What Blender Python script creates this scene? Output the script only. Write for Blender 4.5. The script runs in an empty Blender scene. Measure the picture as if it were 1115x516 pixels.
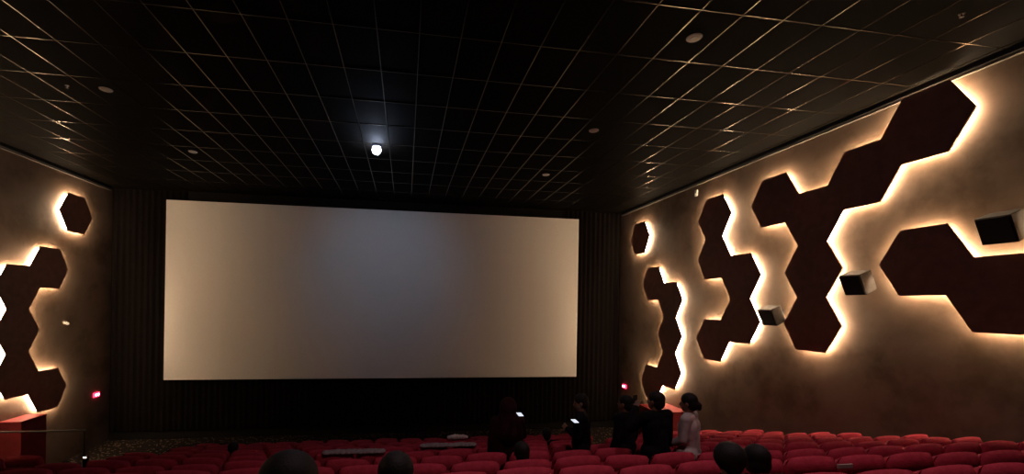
import bpy, bmesh, math, random
from mathutils import Vector, Matrix
random.seed(7)
sc = bpy.context.scene
C = sc.collection
PI = math.pi
S = 0.72            # side of one wall hexagon, metres
EYE = 5.30          # camera height above the floor in front of the screen
FRONT = 24.553 * S
XR = 12.867 * S     # plane of the hexagon faces, right
XL = -15.045 * S    # plane of the hexagon faces, left
STAND = 0.13        # how far those faces stand off the plaster
WR, WL = XR + STAND, XL - STAND
BACK = -7.0
CEIL = EYE + 4.20

# ------------------------------------------------------------------ materials
def mat(name, col, rough=0.6, metal=0.0, emit=None, strength=0.0, spec=0.5):
    m = bpy.data.materials.new(name); m.use_nodes = True
    b = m.node_tree.nodes['Principled BSDF']
    b.inputs['Base Color'].default_value = (*col, 1)
    b.inputs['Roughness'].default_value = rough
    b.inputs['Metallic'].default_value = metal
    b.inputs['Specular IOR Level'].default_value = spec
    if emit:
        b.inputs['Emission Color'].default_value = (*emit, 1)
        b.inputs['Emission Strength'].default_value = strength
    return m
def noisy(name, c1, c2, scale, rough=0.7, bump=0.0, bscale=None, detail=6, lo=0.35, hi=0.65, spec=0.3, c3=None):
    m = mat(name, c1, rough, spec=spec); nt = m.node_tree; N = nt.nodes; L = nt.links
    b = N['Principled BSDF']
    tc = N.new('ShaderNodeTexCoord'); n = N.new('ShaderNodeTexNoise')
    n.inputs['Scale'].default_value = scale; n.inputs['Detail'].default_value = detail
    n.inputs['Roughness'].default_value = 0.6
    L.new(tc.outputs['Object'], n.inputs['Vector'])
    r = N.new('ShaderNodeValToRGB')
    r.color_ramp.elements[0].position = lo; r.color_ramp.elements[0].color = (*c1, 1)
    r.color_ramp.elements[1].position = hi; r.color_ramp.elements[1].color = (*c2, 1)
    if c3:
        e = r.color_ramp.elements.new((lo + hi) / 2); e.color = (*c3, 1)
    L.new(n.outputs['Fac'], r.inputs['Fac']); L.new(r.outputs['Color'], b.inputs['Base Color'])
    if bump:
        n2 = N.new('ShaderNodeTexNoise'); n2.inputs['Scale'].default_value = bscale or scale * 6
        n2.inputs['Detail'].default_value = 5
        L.new(tc.outputs['Object'], n2.inputs['Vector'])
        bp = N.new('ShaderNodeBump'); bp.inputs['Strength'].default_value = bump; bp.inputs['Distance'].default_value = 0.02
        L.new(n2.outputs['Fac'], bp.inputs['Height']); L.new(bp.outputs['Normal'], b.inputs['Normal'])
    return m
M = {}
M['plaster'] = noisy('plaster', (.145, .095, .058), (.275, .200, .145), 0.9, 0.62, 0.35, 3.0, lo=.34, hi=.66, c3=(.235, .162, .113))
M['panel'] = noisy('panel_laminate', (.19, .085, .060), (.24, .110, .078), 5, 0.55, spec=.25)
M['panel_edge'] = mat('panel_edge', (.10, .055, .035), .5)
M['led'] = mat('led_strip', (1, .8, .6), .5, emit=(1.0, .72, .455), strength=130.0)
M['carrier'] = mat('strip_carrier', (.75, .68, .6), .7)
M['ceiling'] = mat('ceiling_tile_black', (.0040, .0030, .0021), .78, spec=.05)
M['grid'] = mat('ceiling_grid_metal', (.135, .118, .088), .22, metal=.95)
M['trim'] = mat('cornice_grey', (.13, .115, .10), .6)
M['groove'] = mat('groove_black', (.006, .005, .005), .8)
M['black_wall'] = noisy('black_wall', (.004, .003, .003), (.006, .005, .004), 3, .85, spec=.2)
M['drape'] = noisy('black_drape', (.004, .003, .003), (.007, .005, .004), 6, .98, spec=.05)
M['screen'] = noisy('screen_fabric', (.80, .77, .71), (.85, .82, .77), 30, .75, 0.05, 200, spec=.2)
M['white'] = mat('white_plastic', (.75, .74, .70), .4)
M['black'] = mat('black_plastic', (.015, .014, .014), .45)
M['speaker'] = noisy('speaker_cabinet', (.035, .030, .026), (.055, .045, .04), 20, .6)
M['grille'] = noisy('speaker_grille', (.010, .007, .006), (.022, .014, .012), 120, .75)
M['sp_top'] = mat('speaker_painted_wood', (.10, .085, .07), .5)
M['red'] = noisy('seat_velour', (.34, .022, .042), (.45, .036, .064), 14, .80, .25, 60, spec=.25)
M['red_shell'] = noisy('seat_shell_cloth', (.25, .014, .024), (.34, .022, .036), 20, .85, .15, 80, spec=.2)
M['seat_black'] = mat('seat_black_plastic', (.02, .016, .016), .5)
M['seat_metal'] = mat('seat_metal', (.05, .05, .05), .4, metal=.8)
M['plate'] = mat('number_plate_grey', (.42, .38, .33), .5)
M['strip_grey'] = noisy('grey_strip_mat', (.24, .20, .20), (.36, .31, .31), 30, .9, .4, 40)
M['cloth_white'] = noisy('white_cloth', (.66, .60, .56), (.85, .80, .76), 18, .9, .4, 30)
M['redbox'] = noisy('red_fabric_wall', (.17, .012, .014), (.22, .018, .020), 6, .8, .1, 40)
M['rail'] = mat('dark_rail', (.03, .022, .018), .5, metal=.4)
M['exit'] = mat('exit_red', (.8, .05, .08), .5, emit=(1.0, .03, .10), strength=3.5)
M['exit_w'] = mat('exit_white', (1, 1, 1), .5, emit=(1.0, .72, .80), strength=9)
M['aisle'] = mat('aisle_led', (1, .9, .8), .5, emit=(1, .82, .62), strength=5)
M['bulb'] = mat('cold_bulb', (1, 1, 1), .5, emit=(.62, .74, 1.0), strength=120)
M['halo_plate_mat'] = mat('halo_plate_mat', (.03, .03, .034), .7, spec=.1)
M['skin'] = mat('skin', (.20, .11, .07), .55)
M['hair'] = noisy('black_hair', (.004, .003, .003), (.008, .006, .005), 60, .7, .15, 90)
M['cl_black'] = noisy('black_cloth', (.005, .004, .0045), (.009, .007, .008), 20, .95, .2, spec=.1)
M['cl_white'] = noisy('white_blouse_cloth', (.40, .37, .35), (.52, .48, .45), 12, .85, .4, 14)
M['cl_maroon'] = noisy('maroon_cloth', (.022, .005, .006), (.030, .007, .009), 12, .95, .2, spec=.1)
M['eye'] = mat('eye', (.05, .03, .02), .2)
M['phone_glow'] = mat('phone_glow', (.9, .95, 1), .3, emit=(.80, .88, 1.0), strength=.9)
def carpet():
    m = mat('speckled_carpet', (.02, .012, .012), .95, spec=.1); nt = m.node_tree; N = nt.nodes; L = nt.links
    b = N['Principled BSDF']; tc = N.new('ShaderNodeTexCoord')
    v = N.new('ShaderNodeTexVoronoi'); v.inputs['Scale'].default_value = 9
    L.new(tc.outputs['Object'], v.inputs['Vector'])
    r = N.new('ShaderNodeValToRGB'); r.color_ramp.interpolation = 'CONSTANT'
    r.color_ramp.elements[0].position = 0; r.color_ramp.elements[0].color = (.16, .12, .08, 1)
    r.color_ramp.elements[1].position = .26; r.color_ramp.elements[1].color = (.010, .006, .006, 1)
    L.new(v.outputs['Distance'], r.inputs['Fac'])
    L.new(r.outputs['Color'], b.inputs['Base Color'])
    return m
M['carpet'] = carpet()

# ------------------------------------------------------------------ helpers
def link(name, me, parent=None, loc=(0, 0, 0), rz=0):
    o = bpy.data.objects.new(name, me); C.objects.link(o)
    o.location = loc; o.rotation_euler = (0, 0, rz)
    if parent: o.parent = parent
    return o
def build(name, bm, m, parent=None, loc=(0, 0, 0), smooth=False):
    me = bpy.data.meshes.new(name)
    bmesh.ops.recalc_face_normals(bm, faces=bm.faces[:])
    bm.to_mesh(me); bm.free()
    for x in (m if isinstance(m, (list, tuple)) else [m]): me.materials.append(x)
    if smooth:
        for p in me.polygons: p.use_smooth = True
    return link(name, me, parent, loc)
def tag(o, label=None, cat=None, group=None, kind=None):
    if label: o['label'] = label
    if cat: o['category'] = cat
    if group: o['group'] = group
    if kind: o['kind'] = kind
    return o
def empty(name, loc=(0, 0, 0), rz=0, label=None, cat=None, group=None):
    return tag(link(name, None, None, loc, rz), label, cat, group)
def struct(name, bm, m):
    return tag(build(name, bm, m), kind='structure')
def box(bm, x0, x1, y0, y1, z0, z1, bevel=0, seg=2, mtx=None):
    ret = bmesh.ops.create_cube(bm, size=1)
    vs = ret['verts']
    for v in vs:
        v.co = Vector(((x0 + x1) / 2 + v.co.x * (x1 - x0), (y0 + y1) / 2 + v.co.y * (y1 - y0), (z0 + z1) / 2 + v.co.z * (z1 - z0)))
    allv = vs
    if bevel:
        es = list({e for v in vs for e in v.link_edges})
        r = bmesh.ops.bevel(bm, geom=es, offset=bevel, segments=seg, profile=.5, affect='EDGES')
        allv = list({v for f in r['faces'] for v in f.verts} | {v for v in vs if v.is_valid})
    if mtx:
        for v in allv: v.co = mtx @ v.co
    return allv
def cyl(bm, p0, p1, r0, r1=None, seg=16):
    r1 = r0 if r1 is None else r1
    p0, p1 = Vector(p0), Vector(p1); d = p1 - p0
    q = Vector((0, 0, 1)).rotation_difference(d)
    mtx = Matrix.Translation((p0 + p1) / 2) @ q.to_matrix().to_4x4()
    bmesh.ops.create_cone(bm, cap_ends=True, segments=seg, radius1=r0, radius2=r1, depth=d.length, matrix=mtx)
def copy_tree(o, parent=None):
    c = o.copy(); C.objects.link(c); c.parent = parent
    for ch in list(o.children): copy_tree(ch, c)
    return c

# ------------------------------------------------------------------ camera
f_px, cx, cy = 469.22, 511.09, 332.30
yaw, roll = 0.1463, 0.0165
fwd = Vector((math.sin(yaw), math.cos(yaw), 0)); rt = Vector((math.cos(yaw), -math.sin(yaw), 0)); up = Vector((0, 0, 1))
R2 = math.cos(roll) * rt + math.sin(roll) * up
U2 = -math.sin(roll) * rt + math.cos(roll) * up
cam = bpy.data.cameras.new('camera'); co = bpy.data.objects.new('camera', cam); C.objects.link(co)
cam.sensor_width = 36; cam.lens = f_px / 1115 * 36
cam.shift_x = (557.5 - cx) / 1115; cam.shift_y = (cy - 258) / 1115
mw = Matrix((R2, U2, -fwd)).transposed().to_4x4(); mw.translation = (0, 0, EYE)
co.matrix_world = mw
sc.camera = co

# ------------------------------------------------------------------ room
PITCH = .85
def seat_top(y): return EYE - (.45 + .266 * y)
ROWS = [3.6 + PITCH * k for k in range(-9, 9)]
SEAT_H = 1.05
bm = bmesh.new()
prof = [(BACK, seat_top(ROWS[0]) - SEAT_H)]
for y in ROWS:
    z = seat_top(y) - SEAT_H
    prof.append((prof[-1][0], z))
    prof.append((y + .80, z))
prof.append((prof[-1][0], prof[-1][1] - .4)); prof.append((prof[-1][0] + .5, prof[-1][1])); prof.append((prof[-1][0], 0)); prof.append((FRONT + .8, 0))
pp = [prof[0]]
for p in prof[1:]:
    if p != pp[-1]: pp.append(p)
for (a, b) in zip(pp, pp[1:]):
    v = [bm.verts.new(c) for c in ((WL - .2, a[0], a[1]), (WR + .2, a[0], a[1]), (WR + .2, b[0], b[1]), (WL - .2, b[0], b[1]))]
    bm.faces.new(v)
bmesh.ops.remove_doubles(bm, verts=bm.verts, dist=1e-5)
low = [bm.verts.new(c) for c in ((WL - .2, BACK, -.3), (WR + .2, BACK, -.3), (WR + .2, FRONT + .8, -.3), (WL - .2, FRONT + .8, -.3))]
bm.faces.new(low)
struct('floor', bm, M['carpet'])
def wallbox(name, m, *a):
    bm = bmesh.new(); box(bm, *a); return struct(name, bm, m)
wallbox('wall_right', M['plaster'], WR, WR + .2, BACK, FRONT + .8, -.3, CEIL)
wallbox('wall_left', M['plaster'], WL - .2, WL, BACK, FRONT + .8, -.3, CEIL)
wallbox('wall_front', M['black_wall'], WL, WR, FRONT + .31, FRONT + .8, -.3, CEIL)
wallbox('wall_back', M['black_wall'], WL - .2, WR + .2, BACK - .2, BACK, -.3, CEIL)
wallbox('ceiling', M['ceiling'], WL - .2, WR + .2, BACK - .2, FRONT + .8, CEIL, CEIL + .2)
# cornice: black shadow gap over a grey strip, along both side walls
ZT = EYE + 4.05
n = 1
for s, W in ((-1, WR), (1, WL)):
    for m, d, z0, z1 in ((M['trim'], .05, ZT, ZT + .055), (M['groove'], .07, ZT + .055, CEIL)):
        xa, xb = sorted((W, W + s * d))
        wallbox('trim_%d' % n, m, xa, xb, BACK, FRONT + .15, z0, z1); n += 1
# suspended ceiling grid
bm = bmesh.new()
gx = 4.685 - .649 * 23
while gx < WR - .1:
    if gx > WL + .1: box(bm, gx - .009, gx + .009, BACK, FRONT + .3, CEIL - .006, CEIL + .01)
    gx += .649
gy = 5.52 - 1.205 * 10
while gy < FRONT + .2:
    box(bm, WL + .08, WR - .08, gy - .009, gy + .009, CEIL - .0055, CEIL + .01); gy += 1.205
struct('trim_%d' % n, bm, M['grid']); n += 1

# screen and its black surround
SX0, SX1, SZ0, SZ1 = -12.448 * S, 10.156 * S, EYE - 4.166 * S, EYE + 5.248 * S
bm = bmesh.new(); box(bm, SX0, SX1, FRONT, FRONT + .05, SZ0, SZ1, .012, 2)
scr = build('cinema_screen', bm, M['screen'])
tag(scr, 'large blank pale cinema screen on the black front wall', 'screen')
bm = bmesh.new()
for z in (SZ0 + .1, SZ1 - .1): cyl(bm, (SX0 + .1, FRONT + .075, z), (SX1 - .1, FRONT + .075, z), .025, seg=8)
for x in (SX0 + .1, SX1 - .1): cyl(bm, (x, FRONT + .07, SZ0 + .1), (x, FRONT + .07, SZ1 - .1), .025, seg=8)
build('frame', bm, M['black'], scr)
def drape(name, x0, x1, z0, z1, y, label):
    bm = bmesh.new(); nn = int((x1 - x0) / .035); prev = None
    for i in range(nn + 1):
        x = x0 + (x1 - x0) * i / nn
        yy = y + .025 * math.sin(x * 2 * PI / .21) + .008 * math.sin(x * 11.3)
        cur = [bm.verts.new((x, yy, z0)), bm.verts.new((x, yy, z1)), bm.verts.new((x, yy + .03, z1)), bm.verts.new((x, yy + .03, z0))]
        if prev:
            for k in range(4): bm.faces.new((prev[k], prev[(k + 1) % 4], cur[(k + 1) % 4], cur[k]))
        else: bm.faces.new(cur)
        prev = cur
    bm.faces.new(prev)
    return tag(build(name, bm, M['drape'], smooth=False), label, 'curtain')
drape('masking_curtain', WL + .04, SX0 + .6, .35, CEIL - .05, FRONT + .23, 'tall black masking curtain left of the screen')
drape('masking_curtain', SX1 - .6, WR - .04, .35, CEIL - .05, FRONT + .23, 'tall black masking curtain right of the screen')
drape('masking_curtain', SX0 + .62, SX1 - .62, .35, SZ0 + .3, FRONT + .22, 'black masking curtain hanging under the screen')

# ------------------------------------------------------------------ hexagon wall panels
H3 = math.sqrt(3) / 2
def hexes_loop(cells):
    pts = {}; edges = {}
    for (u, v) in cells:
        ring = [(u + 2, v), (u + 1, v + 1), (u - 1, v + 1), (u - 2, v), (u - 1, v - 1), (u + 1, v - 1)]
        for a, b in zip(ring, ring[1:] + ring[:1]):
            edges[(a, b)] = 1
    bd = {a: b for (a, b) in edges if (b, a) not in edges}
    start = min(bd); loop = [start]; cur = bd[start]
    while cur != start: loop.append(cur); cur = bd[cur]
    return loop
def offset(loop, d):           # inward offset of a counter-clockwise loop of 2-D points
    out = []; nL = len(loop)
    for i in range(nL):
        p0, p1, p2 = Vector(loop[i - 1]), Vector(loop[i]), Vector(loop[(i + 1) % nL])
        a = (p1 - p0).normalized(); b = (p2 - p1).normalized()
        na = Vector((-a.y, a.x)); nb = Vector((-b.y, b.x))
        m = (na + nb).normalized(); out.append(p1 + m * d / max(.2, m.dot(na)))
    return out
def tri_fill(bm, vs):
    es = [bm.edges.get((vs[i], vs[(i + 1) % len(vs)])) or bm.edges.new((vs[i], vs[(i + 1) % len(vs)])) for i in range(len(vs))]
    bmesh.ops.triangle_fill(bm, use_beauty=True, use_dissolve=False, edges=es)
def prism(bm, pts2, to3, t0, t1, caps=True):
    A = [bm.verts.new(to3(p, t0)) for p in pts2]; B = [bm.verts.new(to3(p, t1)) for p in pts2]
    for i in range(len(pts2)):
        j = (i + 1) % len(pts2); bm.faces.new((A[i], A[j], B[j], B[i]))
    if caps: tri_fill(bm, A); tri_fill(bm, B)
def cluster(side, y0, z0, cells, label):
    X = XR if side > 0 else XL
    if side > 0: cen = (y0 * S, EYE + z0 * S); su = -1
    else: cen = (y0 * S, EYE + z0 * S); su = 1
    loop = [Vector((u * .5 * S, v * H3 * S)) for (u, v) in hexes_loop(cells)]
    def to3(p, t):      # t = distance behind the face plane towards the wall
        return Vector((side * t, su * p[0], p[1]))
    root = empty('hexagon_panel', (X, cen[0], cen[1]), 0, label, 'wall panel')
    bm = bmesh.new(); prism(bm, loop, to3, 0, .022)
    build('panel', bm, M['panel'], root)
    inn = offset(loop, .075)
    bm = bmesh.new(); prism(bm, inn, to3, .022, STAND)
    bf = build('backing_frame', bm, M['carrier'], root)
    out = offset(loop, .068)
    bm = bmesh.new()
    A = [bm.verts.new(to3(p, .070)) for p in out]; B = [bm.verts.new(to3(p, .105)) for p in out]
    A2 = [bm.verts.new(to3(p, .070)) for p in inn]; B2 = [bm.verts.new(to3(p, .105)) for p in inn]
    for i in range(len(out)):
        j = (i + 1) % len(out)
        bm.faces.new((A[i], A[j], B[j], B[i])); bm.faces.new((A2[i], A2[j], A[j], A[i])); bm.faces.new((B[i], B[j], B2[j], B2[i]))
    o = build('light_strip', bm, M['led'], bf); o['label'] = 'glowing warm white light strip'
    return root
ZL, ZH = 1.296, 3.894
for side, d in ((1, 0), (-1, -.265)):
    w = 'right' if side > 0 else 'left'
    k = 1 if side > 0 else -1
    def cells(L): return [(k * u, v) for u, v in L] if side < 0 else L
    # on the left wall the u axis runs the other way, so cells are mirrored
    cluster(side, 22.44 + (0 if side > 0 else -.19), ZH, cells([(0, 0)]), 'small single dark hexagon with glowing rim, high on the %s wall' % w)
    cluster(side, 21.08 + d, ZL, cells([(0, 0), (3, -1), (3, -3), (3, -5), (0, -6)]),
            'dark zigzag hexagon panel with glowing rim, ' + ('nearest the screen on the right wall' if side > 0 else 'lowest on the left wall'))
    cluster(side, 16.58 + d, ZH, cells([(0, 0), (0, -2), (3, -3), (3, -5), (0, -6)]),
            'dark winding hexagon panel with glowing rim, behind the smallest speaker' if side > 0 else 'dark winding hexagon panel further back on the left wall')
    cluster(side, 13.60 + d, ZH, cells([(0, 0), (3, -1), (6, 0), (9, 1), (3, -3), (3, -5)]),
            'huge dark Y-shaped hexagon panel rising to the ceiling, right wall' if side > 0 else 'huge Y-shaped hexagon panel well back on the left wall')
    cluster(side, 9.10 + d, ZL, cells([(0, 0), (3, -1), (6, 0)]),
            'dark hexagon panel cut by the right edge of the photo, below the largest speaker' if side > 0 else 'dark row of three hexagons at the back of the left wall')

# ------------------------------------------------------------------ wall speakers
def speaker(y, z, w, h, dep, tilt, turn, label):
    root = empty('wall_speaker', (WR - .01, y, z), 0, label, 'speaker')
    mt = Matrix.Translation((-.16, 0, 0)) @ Matrix.Rotation(turn, 4, 'Z') @ Matrix.Rotation(tilt, 4, 'Y')
    bm = bmesh.new()
    # cabinet tapering towards the wall
    vs = box(bm, -dep, 0, -w / 2, w / 2, -h / 2, h / 2)
    for v in vs:
        if v.co.x > -.01: v.co.y *= .94; v.co.z *= .94
    bmesh.ops.bevel(bm, geom=bm.edges[:], offset=.008, segments=2, affect='EDGES')
    for v in bm.verts: v.co = mt @ v.co
    build('cabinet', bm, M['speaker'], root)
    bm = bmesh.new(); box(bm, -dep - .018, -dep, -w / 2 + .015, w / 2 - .015, -h / 2 + .015, h / 2 - .015, .006, 2)
    for v in bm.verts: v.co = mt @ v.co
    build('grille', bm, M['grille'], root)
    bm = bmesh.new(); box(bm, -.01, .01, -.05, .05, -.09, .09, .004)
    cyl(bm, (0, 0, 0), mt @ Vector((-.02, 0, 0)), .022)
    build('bracket', bm, M['black'], root)
    return root
K = S / .61
speaker(8.42 * K * .965, EYE - .055 * K, .42, .44, .30, math.radians(-24), math.radians(0), 'smallest of the three black wall speakers, farthest along the right wall')
speaker(6.60 * K * .965, EYE + .555 * K, .42, .44, .30, math.radians(-24), math.radians(0), 'black box speaker between two hexagon panels, middle one on the right wall')
speaker(4.72 * K * .965, EYE + 1.19 * K, .42, .44, .30, math.radians(-24), math.radians(0), 'largest black wall speaker, at the right edge of the photo')

# small wall fittings
def sensor(x, y, z, s, label):
    root = empty('wall_sensor', (x, y, z), 0, label, 'sensor')
    bm = bmesh.new(); box(bm, min(0, -s * .05), max(0, -s * .05), -.06, .06, -.10, .10, .015, 3); build('housing', bm, M['white'], root)
    bm = bmesh.new(); box(bm, min(-s * .05, -s * .075), max(-s * .05, -s * .075), -.035, .035, -.07, .0, .01, 2); build('lens', bm, M['white'], root)
sensor(WR, 11.84 * S / .66, EYE + 3.49 * S / .66, 1, 'tiny white fitting on the right wall under the ceiling trim')
root = empty('wall_spotlight', (WL, 15.75, EYE - .78), 0, 'tiny white fitting on the bare left wall plaster beside the screen', 'wall fitting')
bm = bmesh.new(); box(bm, 0, .05, -.05, .05, -.04, .04, .012, 2); build('base', bm, M['white'], root)
bm = bmesh.new(); cyl(bm, (.05, 0, 0), (.14, -.05, -.03), .03, .045); build('lamp_head', bm, M['white'], root)
def exit_sign(x, y, z, s, label):
    root = empty('exit_sign', (x, y, z), 0, label, 'exit sign')
    bm = bmesh.new(); box(bm, min(0, -s * .05), max(0, -s * .05), -.14, .14, -.08, .08, .01, 2); hs = build('housing', bm, M['exit'], root)
    bm = bmesh.new(); box(bm, min(-s * .05, -s * .06), max(-s * .05, -s * .06), -.09, .09, -.035, .035, .008, 2); build('lit_panel', bm, M['exit_w'], hs)
exit_sign(WR, 17.38, EYE - 3.38, 1, 'small glowing red sign low on the right wall beside the screen')
exit_sign(WL, 17.25, EYE - 3.43, -1, 'small glowing red sign low on the left wall beside the screen')

# ceiling fittings
def downlight(x, y, label):
    root = empty('ceiling_downlight', (x, y, CEIL - .004), 0, label, 'ceiling light')
    bm = bmesh.new(); cyl(bm, (0, 0, 0), (0, 0, -.015), .115, .100, 32); build('rim', bm, M['white'], root)
    bm = bmesh.new(); cyl(bm, (0, 0, -.015), (0, 0, -.025), .075, .06, 32); build('lens', bm, M['white'], root)
downlight(4.347, 6.10, 'white round ceiling disc nearest the camera, right half of the ceiling')
downlight(4.347, 9.70, 'middle one of the three white ceiling discs in the right half')
downlight(4.347, 13.23, 'small white ceiling disc closest to the screen, right half')
downlight(-6.007, 9.60, 'white ceiling disc at far left, before the one near the screen')
downlight(-6.007, 13.16, 'small white ceiling disc closest to the screen, left half')
def sprinkler(x, y, label):
    root = empty('sprinkler', (x, y, CEIL + .002), 0, label, 'sprinkler')
    bm = bmesh.new(); cyl(bm, (0, 0, .006), (0, 0, -.012), .035, seg=20); build('plate', bm, M['seat_metal'], root)
    bm = bmesh.new(); cyl(bm, (0, 0, -.01), (0, 0, -.05), .009, seg=10); cyl(bm, (0, 0, -.05), (0, 0, -.054), .026, seg=16); build('nozzle', bm, M['seat_metal'], root)
sprinkler(-6.68, 9.57, 'tiny metal sprinkler in the ceiling at far left')
sprinkler(7.64, 4.98, 'tiny metal sprinkler in the ceiling at top right')
LX, LY = -.835, 11.66
root = empty('ceiling_lamp', (LX, LY, CEIL), 0, 'bright bluish white lamp shining in the middle of the black ceiling', 'ceiling light')
bm = bmesh.new(); cyl(bm, (0, 0, 0), (0, 0, -.03), .07, .06, 24); cyl(bm, (0, 0, -.03), (0, 0, -.10), .03, seg=12); build('mount', bm, M['black'], root)
bm = bmesh.new(); cyl(bm, (0, 0, .005), (0, 0, -.05), .15, .12, 40); build('halo_plate', bm, M['halo_plate_mat'], root)  # small plate added to catch a halo of light around the bulb
bm = bmesh.new(); bmesh.ops.create_uvsphere(bm, u_segments=24, v_segments=16, radius=.115, matrix=Matrix.Translation((0, 0, -.13))); build('bulb', bm, M['bulb'], root, smooth=True)

# ------------------------------------------------------------------ red blocks by the walls and rail
def redblock(x0, x1, y0, y1, z1, label):
    root = empty('red_block', ((x0 + x1) / 2, (y0 + y1) / 2, 0), 0, label, 'partition')
    w, d = (x1 - x0) / 2, (y1 - y0) / 2
    bm = bmesh.new(); box(bm, -w, w, -d, d, 0, z1 - .05, .01); build('body', bm, M['redbox'], root)
    bm = bmesh.new(); box(bm, -w, w, -d - .01, d + .01, z1 - .05, z1, .012); build('cap', bm, M['redbox'], root)
redblock(WL + .02, -10.40, 13.5, 14.35, EYE - 3.40, 'red fabric-covered block against the left wall under the hexagon panel')
redblock(8.25, WR - .02, 13.1, 14.3, EYE - 3.42, 'red block against the right wall, glimpsed between the standing people')
root = empty('hand_rail', (-10.0, 11.75, 0), 0, 'thin dark hand rail with posts at lower left before the red block', 'railing')
zf = seat_top(10.4) - SEAT_H - .4
zr = EYE - 3.2
bm = bmesh.new(); cyl(bm, (-.8, 0, zr), (2.35, 0, zr), .022, seg=10); build('rail', bm, M['rail'], root)
for x in (-.78, .4, 2.30):
    bm = bmesh.new(); cyl(bm, (x, 0, 0 if 11.75 > ROWS[-1] + 1.12 else zf), (x, 0, zr - .02), .018, seg=10); build('post', bm, M['rail'], root)

# ------------------------------------------------------------------ seats
def pillow(w, h, t, nu=14, nv=12, crown=.0, curve=0.0, dip=0.0):
    """closed padded slab, width x, height z (0..h), thickness y"""
    bm = bmesh.new(); grid = {}
    for sgn in (-1, 1):
        for i in range(nu + 1):
            for j in range(nv + 1):
                a = -1 + 2 * i / nu; b = -1 + 2 * j / nv
                ax = math.copysign(abs(a) ** .9, a)
                x = ax * w / 2; zz = (b + 1) / 2 * h
                rc = .16
                # rounded upper corners
                e = max(0, abs(a) - (1 - rc)) / rc
                if b > 0: zz -= (b ** 3) * (1 - math.sqrt(max(0, 1 - e * e * .96))) * rc * w * .45
                if b > 0: zz += (b ** 3) * (crown * (1 - a * a) - dip * math.exp(-(a / .35) ** 2))
                edge = (1 - abs(a) ** 6) * (1 - abs(b) ** 6)
                y = sgn * t / 2 * (max(edge, 0) ** .35) + curve * a * a
                key = (sgn, i, j)
                onedge = i in (0, nu) or j in (0, nv)
                if onedge and sgn == 1: grid[key] = grid[(-1, i, j)]
                else: grid[key] = bm.verts.new((x, y, zz))
        for i in range(nu):
            for j in range(nv):
                bm.faces.new([grid[(sgn, i, j)], grid[(sgn, i + 1, j)], grid[(sgn, i + 1, j + 1)], grid[(sgn, i, j + 1)]])
    return bm
SW = .56
def make_seat():
    root = empty('cinema_chair')
    tilt = Matrix.Rotation(math.radians(12), 4, 'X')
    bm = pillow(.525, .66, .14, crown=.028, curve=-.0)
    for v in bm.verts: v.co = tilt @ v.co + Vector((0, .10, .405))
    build('backrest', bm, M['red'], root, smooth=True)
    bm = pillow(.52, .56, .05, 8, 8)
    for v in bm.verts: v.co = tilt @ (v.co + Vector((0, -.065, .0))) + Vector((0, .10, .37))
    build('back_shell', bm, M['red_shell'], root, smooth=True)
    bm = bmesh.new(); box(bm, -.235, .235, .155, .275, .40, .84, .045, 4); build('seat_cushion', bm, M['red'], root, smooth=True)
    for s in (-1, 1):
        bm = bmesh.new(); box(bm, s * .262 - .016, s * .262 + .016, .06, .40, .60, .64, .012, 3); build('armrest', bm, M['seat_black'], root)
        bm = bmesh.new(); box(bm, s * .262 - .012, s * .262 + .012, .12, .40, 0, .60, .006, 2); box(bm, s * .262 - .016, s * .262 + .016, .08, .46, 0, .03, .006, 2)
        build('leg', bm, M['seat_metal'], root)
    return root
proto = make_seat(); used = False
parts = list(proto.children)
RWALL = 8.86; AISLE_L = -4.80; AISLE_L2 = -5.75
def ordinal(i): return ['', 'first', 'second', 'third', 'fourth', 'fifth', 'sixth', 'seventh', 'eighth', 'ninth', 'tenth', 'eleventh', 'twelfth', 'thirteenth', 'fourteenth', 'fifteenth', 'sixteenth', 'seventeenth', 'eighteenth', 'nineteenth', 'twentieth'][i]
def px(x, y, z):
    P = Vector((x, y, z - EYE)); d = P.dot(fwd)
    return cx + f_px * P.dot(R2) / d, cy - f_px * P.dot(U2) / d
RN = {2: 'nearest', 3: 'second', 4: 'third', 5: 'fourth', 6: 'fifth', 7: 'sixth', 8: 'seventh', 9: 'eighth', 10: 'ninth', 11: 'tenth'}
SEATPOS = []; CHAIRS = {}
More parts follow.
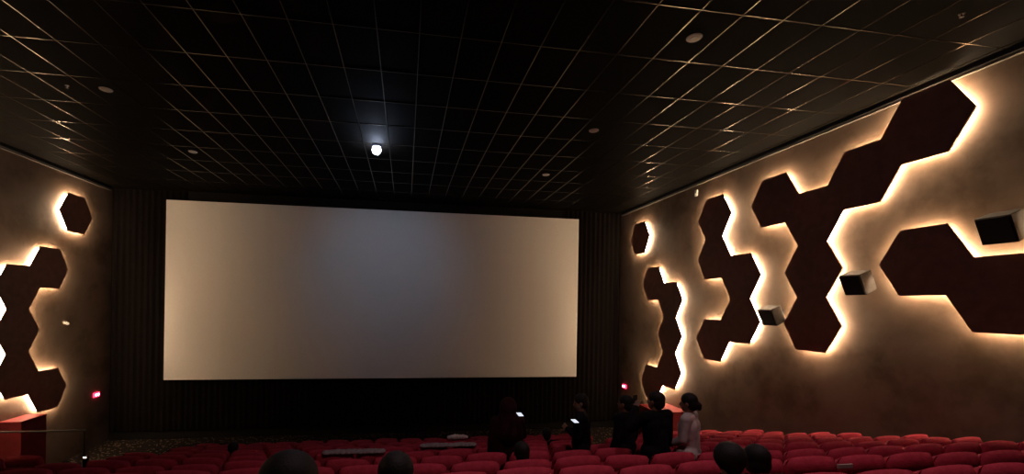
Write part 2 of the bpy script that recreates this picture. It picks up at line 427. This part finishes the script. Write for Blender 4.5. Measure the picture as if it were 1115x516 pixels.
for k in range(-2, 9):
    y = 3.6 + PITCH * k
    cands = []
    x = RWALL - SW / 2 - (0.0 if k % 2 else SW / 2)
    if k == 8: x -= .3
    while x > WL + .6:
        a, b = px(x - SW / 2, y, seat_top(y)), px(x + SW / 2, y, seat_top(y))
        vis = b[0] > -8 and a[0] < 1125 and min(a[1], b[1]) < 519
        inaisle = AISLE_L2 < x - 0 and x < AISLE_L + SW / 2 and x > AISLE_L2 - SW / 2
        ok = vis and not inaisle
        if x < AISLE_L2 and k > 5: ok = False
        if k > 2 and k >= 4:
            q = x / y
            if .455 - .2 / y < q < .495 + .15 / y and y > 6.5: ok = False
        if ok: cands.append(x)
        x -= SW
    cands.sort()
    for i, x in enumerate(cands):
        left = x < AISLE_L2
        if len(cands) <= 26 and k <= 1 and not left:
            rn = {-2: 'very nearest', -1: 'nearest', 0: 'second nearest', 1: 'third nearest'}[k]
            lab = 'red cinema chair, %s from the right in the %s visible row' % (ordinal(len(cands) - i), rn) if len(cands) - i <= 20 else 'red cinema chair at the far left end of the third nearest row'
            grp = None if len(cands) - i <= 20 else 'seats at the left end of the third nearest row'
        elif left:
            lab = 'dim red chair left of the aisle, %s row back from the screen' % ordinal(6 - k if k < 6 else 1)
            grp = 'seats left of the aisle, row %s from the front' % ordinal(6 - k if k < 6 else 1)
        else:
            nth = ordinal(9 - k)
            lab = 'red cinema chair in the %s row back from the screen' % nth
            grp = 'seats in the %s row back from the screen' % nth
        if used: o = copy_tree(proto)
        else: o = proto; used = True
        o.location = (x, y - .0, seat_top(y) - SEAT_H + 0)
        tag(o, lab, 'chair')
        if grp: o['group'] = grp
        elif 'group' in o: del o['group']
        o['_new'] = 1
        jz = random.uniform(-.012, .015); jr = random.uniform(-.042, .042); jt = random.uniform(-.04, .06)
        for c in o.children:
            if c.name.startswith(('backrest', 'back_shell')):
                c.location = (-jr * .90, 0, jz); c.rotation_euler = (0, jr, 0)
        SEATPOS.append((k, x, y)); CHAIRS[(k, round(x, 3))] = o
for o in C.objects:
    if '_new' in o: del o['_new']

# things on the seats
def on_row(xpix, k, f=1.0):
    """x position on row k seen around a given bearing"""
    y = 3.6 + PITCH * k
    lo, hi = -12.0, 10.0
    for _ in range(40):
        mid = (lo + hi) / 2
        if px(mid, y, seat_top(y))[0] < xpix: lo = mid
        else: hi = mid
    return lo, y
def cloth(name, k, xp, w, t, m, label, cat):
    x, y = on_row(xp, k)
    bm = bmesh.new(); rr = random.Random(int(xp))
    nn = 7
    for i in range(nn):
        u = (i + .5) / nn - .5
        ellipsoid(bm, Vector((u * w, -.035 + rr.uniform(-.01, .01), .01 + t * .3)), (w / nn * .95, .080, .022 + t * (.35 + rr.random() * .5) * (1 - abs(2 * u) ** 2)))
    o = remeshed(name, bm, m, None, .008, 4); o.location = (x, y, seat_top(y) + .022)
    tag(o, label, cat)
def plate(k, xp, w, h, dz, label):
    x, y = on_row(xp, k)
    bm = bmesh.new(); box(bm, -w / 2, w / 2, -.008, .008, -h / 2, h / 2, .004, 2)
    tag(build('seat_plate', bm, M['plate'], None, (x, y - .15, seat_top(y) + dz)), label, 'plate')
plate(0, 903, .16, .04, -.03, 'pale grey rectangular plate on a seat back at lower right')
plate(3, 664, .11, .04, .03, 'pale grey rectangular plate beside the dark standing pair')
def aisle_light(x, y, z, label):
    root = empty('aisle_light', (x, y, z), 0, label, 'aisle light')
    bm = bmesh.new(); box(bm, -.03, .03, -.02, .02, -.6, .03, .006); build('post', bm, M['black'], root)
    bm = bmesh.new(); box(bm, -.022, .022, -.025, -.02, .006, .024, .002); build('lens', bm, M['aisle'], root)

# ------------------------------------------------------------------ people
def capsule(bm, p0, r0, p1, r1, seg=14, rings=5, flat=None):
    p0, p1 = Vector(p0), Vector(p1); d = p1 - p0; L = d.length
    if L < 1e-6: d = Vector((0, 0, 1))
    q = Vector((0, 0, 1)).rotation_difference(d.normalized() if L > 1e-6 else d).to_matrix()
    prof = []
    for i in range(rings + 1):
        a = -PI / 2 + PI / 2 * i / rings; prof.append((math.cos(a) * r0, math.sin(a) * r0))
    for i in range(rings + 1):
        a = PI / 2 * i / rings; prof.append((math.cos(a) * r1, L + math.sin(a) * r1))
    rows = []
    for (r, z) in prof:
        if r < 1e-6: rows.append([bm.verts.new(p0 + q @ Vector((0, 0, z)))]); continue
        rows.append([bm.verts.new(p0 + q @ Vector((math.cos(2 * PI * k / seg) * r, math.sin(2 * PI * k / seg) * r, z))) for k in range(seg)])
    for a, b in zip(rows, rows[1:]):
        for k in range(seg):
            k2 = (k + 1) % seg
            if len(a) == 1: bm.faces.new((a[0], b[k], b[k2]))
            elif len(b) == 1: bm.faces.new((a[k], b[0], a[k2]))
            else: bm.faces.new((a[k], b[k], b[k2], a[k2]))
def ellipsoid(bm, c, rad, rot=None):
    m = Matrix.Translation(c) @ (rot.to_4x4() if rot else Matrix.Identity(4)) @ Matrix.Diagonal((*rad, 1))
    bmesh.ops.create_uvsphere(bm, u_segments=24, v_segments=16, radius=1, matrix=m)
def remeshed(name, bm, m, parent, voxel=.007, smooth=3):
    bmesh.ops.recalc_face_normals(bm, faces=bm.faces[:])
    me = bpy.data.meshes.new(name); bm.to_mesh(me); bm.free()
    tmp = bpy.data.objects.new('tmp', me); C.objects.link(tmp)
    r = tmp.modifiers.new('r', 'REMESH'); r.mode = 'VOXEL'; r.voxel_size = voxel; r.use_smooth_shade = True
    if smooth:
        s = tmp.modifiers.new('s', 'SMOOTH'); s.iterations = smooth; s.factor = .5
    dg = bpy.context.evaluated_depsgraph_get(); dg.update()
    me2 = bpy.data.meshes.new_from_object(tmp.evaluated_get(dg), depsgraph=dg)
    bpy.data.objects.remove(tmp)
    me2.name = name; me2.materials.clear(); me2.materials.append(m)
    for p in me2.polygons: p.use_smooth = True
    return link(name, me2, parent)
def hand(bm, wrist, direction, palmn, side, curl=.5):
    """palm, four unequal fingers with two knuckle bends, thumb from the side of the palm"""
    d = Vector(direction).normalized(); nrm = Vector(palmn); nrm = (nrm - d * nrm.dot(d)).normalized(); s = d.cross(nrm) * side
    w = Vector(wrist)
    for q in (-.026, -.009, .009, .026):
        capsule(bm, w + s * q * .6 + d * .01, .015, w + d * .085 + s * q, .0125, 10, 3)
    for q, L, r in ((-.030, .072, .0085), (-.010, .082, .009), (.011, .076, .0088), (.030, .060, .0078)):
        p = w + d * .088 + s * q; ang = curl; v = d
        for seg_, fr in enumerate((.45, .32, .23)):
            v2 = (d * math.cos(ang) + nrm * math.sin(ang)); p2 = p + v2 * L * fr
            capsule(bm, p, r * (1 - .08 * seg_), p2, r * (.93 - .08 * seg_), 8, 3); p = p2; ang += curl * .9
    p = w + d * .03 - s * .030; v = (d * .6 - s * .75 + nrm * .25).normalized(); p2 = p + v * .035
    capsule(bm, p, .012, p2, .010, 8, 3); v = (d * .85 - s * .3 + nrm * .4).normalized(); capsule(bm, p2, .010, p2 + v * .03, .0085, 8, 3)
def head(bm, c, R):
    def T(x, y, z): return Vector(c) + R @ Vector((x, y, z))
    ellipsoid(bm, T(0, -.012, .025), (.076, .094, .092), R)
    ellipsoid(bm, T(0, .018, -.03), (.062, .072, .082), R)
    capsule(bm, T(0, .05, -.088), .026, T(0, .062, -.085), .022)
    capsule(bm, T(0, .086, .012), .009, T(0, .103, -.022), .012)
    capsule(bm, T(-.012, .088, -.027), .008, T(.012, .088, -.027), .008)
    capsule(bm, T(-.020, .079, -.055), .007, T(.020, .079, -.055), .007)
    capsule(bm, T(-.018, .077, -.064), .008, T(.018, .077, -.064), .008)
    capsule(bm, T(-.035, .074, .022), .010, T(.035, .074, .022), .010)
    for s in (-1, 1):
        ellipsoid(bm, T(s * .080, -.005, -.01), (.010, .018, .031), R)
def eyes(parent, c, R):
    for s in (-1, 1):
        bm = bmesh.new(); ellipsoid(bm, Vector(c) + R @ Vector((s * .030, .077, .004)), (.012, .008, .008), R)
        build('eye', bm, M['eye'], parent, smooth=True)
def person(label, loc, rz, h=1.7, top='cl_black', legs='cl_black', arms=None, headrot=(0, 0, 0), hair='short', lean=0, long_top=0, hood=False, girth=1.0, curls=(.5, .5), palms=None, seated=False, side=0):
    k = h / 1.70
    root = empty('person', loc, rz, label, 'person')
    V = lambda x, y, z: Vector((x, y, z)) * k
    arms = arms or {}
    def lz(p):   # lean forward from the hips
        p = Vector(p)
        if p.z > .95 * k:
            dz = p.z - .95 * k; p = Vector((p.x + side * dz / .65, p.y + dz * math.sin(lean), .95 * k + dz * math.cos(lean)))
        return p
    sh = {-1: lz(V(-.185 * girth, 0, 1.395)), 1: lz(V(.185 * girth, 0, 1.395))}
    el = {s: (arms[s][0] * k if s in arms else V(s * .245, -.01, 1.10)) for s in (-1, 1)}
    wr = {s: (arms[s][1] * k if s in arms else V(s * .255, .07, .87)) for s in (-1, 1)}
    hc = lz(V(0, .02, 1.585)); R = Matrix.Rotation(headrot[2], 3, 'Z') @ Matrix.Rotation(headrot[0], 3, 'X') @ Matrix.Rotation(headrot[1], 3, 'Y')
    if seated:
        leg = {s: [V(s * .09, 0, .92), V(s * .13, .42, .94), V(s * .13, .45, .50), V(s * .13, .60, .47)] for s in (-1, 1)}
    else:
        leg = {s: [V(s * .09, 0, .92), V(s * .105, .015, .50), V(s * .11, -.01, .09), V(s * .13, .14, .035)] for s in (-1, 1)}
    def torso(bm, e, gz=0):
        capsule(bm, V(-.07, 0, .93), .115 * k * girth + e, V(.07, 0, .93), .115 * k * girth + e)
        capsule(bm, lz(V(0, 0, .98)), .125 * k * girth + e, lz(V(0, 0, 1.15)), .118 * k * girth + e)
        for s in (-1, 1):
            capsule(bm, lz(V(s * .05, 0, 1.02)), .10 * k + e, lz(V(s * .08, 0, 1.28)), .108 * k + e)
            capsule(bm, lz(V(0, 0, 1.38)), .07 * k + e, sh[s], .058 * k + e)
        capsule(bm, lz(V(0, 0, 1.3)), .10 * k + e, lz(V(0, 0, 1.40)), .07 * k + e)
    bm = bmesh.new(); torso(bm, 0)
    capsule(bm, lz(V(0, 0, 1.38)), .06 * k, hc - Vector((0, .015, .06)) * k, .052 * k)
    head(bm, hc, R)
    for s in (-1, 1):
        a = leg[s]
        capsule(bm, a[0], .085 * k, a[1], .056 * k); capsule(bm, a[1], .056 * k, a[2], .040 * k); capsule(bm, a[2], .036 * k, a[3], .030 * k)
        capsule(bm, sh[s], .050 * k, el[s], .040 * k); capsule(bm, el[s], .040 * k, wr[s], .027 * k)
        d = (wr[s] - el[s]).normalized()
        pn = (palms or {}).get(s, Vector((-s, .2, 0)))
        hand(bm, wr[s], d, pn, s, curls[0 if s < 0 else 1])
    remeshed('body', bm, M['skin'], root, .0075, 2)
    eyes(root, hc, R)
    # upper garment
    bm = bmesh.new(); e = .016; torso(bm, e)
    for s in (-1, 1):
        capsule(bm, sh[s], .056 * k + e, el[s], .044 * k + e); capsule(bm, el[s], .044 * k + e, wr[s] + (el[s] - wr[s]) * .08, .034 * k + e)
        if long_top:
            capsule(bm, V(s * .06, 0, .95), .115 * k + e, V(s * .075, 0, .95 - long_top), .125 * k + e)
            capsule(bm, V(0, 0, .95), .12 * k + e, V(0, 0, .95 - long_top), .13 * k + e)
    if hood:
        ellipsoid(bm, hc + Vector((0, -.02, .01)), (.125, .13, .155), R)
        capsule(bm, hc + Vector((0, -.02, -.05)), .125, lz(V(0, -.01, 1.25)), .20)
        capsule(bm, lz(V(-.10, 0, 1.30)), .12, V(-.09, 0, .60), .14); capsule(bm, lz(V(.10, 0, 1.30)), .12, V(.09, 0, .60), .14)
    remeshed('jacket' if top == 'cl_black' else ('shawl' if hood else 'blouse'), bm, M[top], root, .010, 4)
    bm = bmesh.new()
    capsule(bm, V(-.07, 0, .93), .118 * k, V(.07, 0, .93), .118 * k)
    for s in (-1, 1):
        a = leg[s]
        capsule(bm, a[0], .098 * k, a[1], .072 * k); capsule(bm, a[1], .072 * k, a[1] + (a[2] - a[1]) * .93, .060 * k)
    remeshed('trousers', bm, M[legs], root, .010, 3)
    for s in (-1, 1):
        bm = bmesh.new(); a = leg[s]; fd = (a[3] - a[2])
        capsule(bm, a[2] + Vector((0, -.03, -.045)) * k, .038 * k, a[3] + Vector((0, .03, 0)), .038 * k)
        remeshed('shoe', bm, M['black'], root, .008, 2)
    if not hood:
        bm = bmesh.new()
        ellipsoid(bm, hc + R @ Vector((0, -.022, .040)), (.088, .100, .092), R)
        ellipsoid(bm, hc + R @ Vector((0, -.050, -.01)), (.080, .070, .095), R)
        if hair == 'pony':
            capsule(bm, hc + R @ Vector((0, -.10, .0)), .035, hc + R @ Vector((0, -.125, -.03)), .034)
            capsule(bm, hc + R @ Vector((0, -.125, -.03)), .034, hc + R @ Vector((0, -.12, -.07)), .028)
        if hair == 'bob':
            for s in (-1, 1): capsule(bm, hc + R @ Vector((s * .075, -.03, .02)), .032, hc + R @ Vector((s * .08, -.03, -.09)), .028)
            capsule(bm, hc + R @ Vector((0, -.07, 0)), .06, hc + R @ Vector((0, -.075, -.09)), .055)
        if hair == 'mid': ellipsoid(bm, hc + R @ Vector((-.01, -.03, .03)), (.112, .12, .115), R)
        if hair == 'big':
            ellipsoid(bm, hc + R @ Vector((0, -.03, .03)), (.135, .13, .125), R)
        remeshed('hair', bm, M['hair'], root, .006, 1)
    return root
cloth('folded_jacket', 7, 498, .42, .075, M['cloth_white'], 'small white garment draped over a seat near the middle of the farthest rows', 'garment')
cloth('seat_strip', 4, 476, .5, .02, M['strip_grey'], 'grey strip over a seat top just below the white garment', 'cover')  # low pale grey strips laid along the seat tops
cloth('seat_strip', 4, 503, .42, .02, M['strip_grey'], 'grey strip over a seat top, right of its like below the white garment', 'cover')
cloth('seat_strip', 3, 374, .5, .02, M['strip_grey'], 'grey strip over a seat top, middle one left of the front seated head', 'cover')
cloth('seat_strip', 3, 405, .34, .015, M['strip_grey'], 'grey strip over a seat top just behind the seated head left of centre', 'cover')
def phone(loc, rot, glow, label):
    o = empty('mobile_phone', loc, 0, label, 'phone'); o.rotation_euler = rot
    bm = bmesh.new(); box(bm, -.036, .036, -.004, .004, -.075, .075, .004, 2); build('case', bm, M['black'], o)
    bm = bmesh.new(); box(bm, -.033, .033, -.0055, -.0040, -.070, .070); build('display', bm, M['phone_glow'] if glow else M['black'], o)
def fl(y):      # tier floor at a given depth
    for yy in ROWS:
        if y <= yy + .80: return seat_top(yy) - SEAT_H
    return 0
def bearing(xp, y):
    lo, hi = -12.0, 10.0
    for _ in range(40):
        mid = (lo + hi) / 2
        if px(mid, y, EYE - 1)[0] < xp: lo = mid
        else: hi = mid
    return lo
YA, YB = 5.03, 5.88
# man holding a phone up
xm = bearing(715, YA); hgt = (EYE - .213 * YA) - fl(YA)
person('person in black standing with a phone raised to the face, lit wall behind', (xm, YA, fl(YA)), math.radians(14), hgt + .01, arms={
    -1: (Vector((-.29, .13, 1.22)), Vector((-.11, .24, 1.46))), 1: (Vector((.215, .0, 1.10)), Vector((.20, .08, .88)))}, long_top=.22, headrot=(0, 0, .3), girth=1.06, curls=(.7, .4), palms={-1: Vector((.9, .3, 0)), 1: Vector((-1, .2, 0))})
th = math.radians(14)
lp = Vector((-.06, .32, 1.53)) * ((hgt + .01) / 1.7)
phone((xm + lp.x * math.cos(th) - lp.y * math.sin(th), YA + lp.x * math.sin(th) + lp.y * math.cos(th), fl(YA) + lp.z), (0, 0, th), False, 'dark mobile phone raised in the hand of the tallest standing person')
xw = bearing(750, YA + .02); hw = (EYE - .218 * YA) - fl(YA)
person('person in white blouse with dark tied hair, standing at the right of the group', (xw, YA, fl(YA)), math.radians(42), hw, top='cl_white', arms={
    -1: (Vector((-.20, .03, 1.12)), Vector((-.11, .18, 1.03))), 1: (Vector((.25, .0, 1.12)), Vector((.20, .20, .98)))}, headrot=(-.15, 0, 0), hair='pony', long_top=.03, curls=(.8, .8))
x4 = bearing(682, YB)
person('person in dark clothes standing just left of the one raising a phone', (x4, YB, fl(YB)), math.radians(30), (EYE - .219 * YB) - fl(YB), headrot=(0, 0, .2))
x3 = bearing(634, YB)
person('black-clad person standing against the dark stage, looking at a lit phone', (x3, YB, fl(YB)), math.radians(70), (EYE - .214 * YB) - fl(YB), arms={
    -1: (Vector((-.20, .06, 1.13)), Vector((-.05, .20, 1.20)))}, headrot=(-.25, 0, 0), curls=(.8, .4))
xp_ = bearing(624.5, YB - .15)
phone((xp_, YB - .22, EYE - .268 * YB), (-1.50, 0, 0), True, 'small lit phone glowing at the hand of the black-clad person')
x5 = bearing(554, YB)
person('person in a dark maroon hooded shawl standing below the screen', (x5, YB, fl(YB)), math.radians(-10), (EYE - .226 * YB) - fl(YB), top='cl_maroon', hood=True, arms={
    1: (Vector((.24, .12, 1.16)), Vector((.16, .30, 1.24)))}, curls=(.4, .8))
xq = bearing(565, YB - .2)
phone((xq, YB - .28, EYE - .247 * YB), (-1.50, 0, 0), True, 'small lit phone in front of the maroon shawl')
TAKEN = set()
def sitter(xp, k, drop, label, hair='short', y=None, rz=0):
    yr = 3.6 + PITCH * k; yy = yr + (.17 if y is None else y)
    xd = bearing(xp, yy)
    row = sorted((abs(c[1] - xd), c[1]) for c in SEATPOS if c[0] == k and (k, c[1]) not in TAKEN)
    x = row[0][1] if row else xd
    TAKEN.add((k, x))
    if (k, round(x, 3)) not in CHAIRS:
        ch = copy_tree(proto); ch.location = (x, yr, seat_top(yr) - SEAT_H)
        tag(ch, 'red cinema chair under the ' + ('wide dark head' if hair == 'big' else 'dark head below the lamp') + ' at the bottom edge', 'chair')
        if 'group' in ch: del ch['group']
        CHAIRS[(k, round(x, 3))] = ch
    for c in CHAIRS[(k, round(x, 3))].children:      # the tip-up cushion is folded down under the sitter
        if c.name.startswith('seat_cushion'): c.rotation_euler = (-PI / 2, 0, 0); c.location = (0, -.25, .56)
    kk = 1.62 / 1.7
    return person(label, (x, yy + .06, seat_top(yr) + drop - 1.70 * kk), rz, 1.62, hair=hair, seated=True, side=(xd - x) * .95)
sitter(803, -1, .135, 'dark head above the near seats, left one of the close pair', 'mid')
sitter(827, -1, .120, 'dark head above the near seats, right one of the close pair', 'short')
sitter(310, -2, .215, 'back of a wide dark head at the bottom edge, left of the screen centre', 'big')
sitter(430, -2, .215, 'back of a dark head at the bottom edge, directly below the bright ceiling lamp', 'short')
sitter(571, 1, .10, 'dark head low among the seats below the maroon shawl', 'short')
sitter(596, 5, .16, 'dark head between far seats, left of the black-clad standing person', 'short')
sitter(256, 5, .06, 'dark head among the far seats at left, under the screen', 'short')
# aisle lights
x = bearing(95, 7.4); aisle_light(x, 7.4, EYE - .330 * 7.4, 'tiny white aisle light in the gap between seat blocks at lower left')
# ------------------------------------------------------------------ lamps
def area(name, loc, rot, size, power, col):
    l = bpy.data.lights.new(name, 'AREA'); l.shape = 'DISK'; l.size = size; l.energy = power; l.color = col; l.spread = math.radians(115)
    o = bpy.data.objects.new(name, l); C.objects.link(o); o.location = loc; o.rotation_euler = rot
l = bpy.data.lights.new('lamp_beam', 'SPOT'); l.energy = 130; l.color = (.45, .68, 1.0); l.spot_size = math.radians(74); l.spot_blend = 1.0; l.shadow_soft_size = .1
o = bpy.data.objects.new('lamp_beam', l); C.objects.link(o); o.location = (LX, LY + .2, CEIL - .32)
o.rotation_euler = (Vector((0, FRONT - LY, -2.6))).to_track_quat('-Z', 'Y').to_euler()
# unseen ceiling lamps added to light the near seats
for x, y in ((.8, 2.6), (4.2, 2.9)):
    root = empty('seat_fill_lamp', (x, y, CEIL - .004), 0, 'unseen round ceiling lamp added to light the near seats', 'ceiling light', 'added lamps over the near seats')
    bm = bmesh.new(); cyl(bm, (0, 0, .010), (0, 0, -.02), .18, .17, 32); build('rim', bm, M['white'], root)
    area('seat_fill', (x, y, CEIL - .05), (0, 0, 0), .3, 25, (1.0, .66, .68))
w = bpy.data.worlds.new('world'); sc.world = w; w.use_nodes = True
w.node_tree.nodes['Background'].inputs[0].default_value = (0, 0, 0, 1)

sc.view_settings.view_transform = 'Standard'; sc.view_settings.look = 'None'
sc.view_settings.gamma = 1; sc.view_settings.exposure = 0; sc.view_settings.use_curve_mapping = False
sc.cycles.use_denoising = True
sc.cycles.max_bounces = 6; sc.cycles.diffuse_bounces = 4
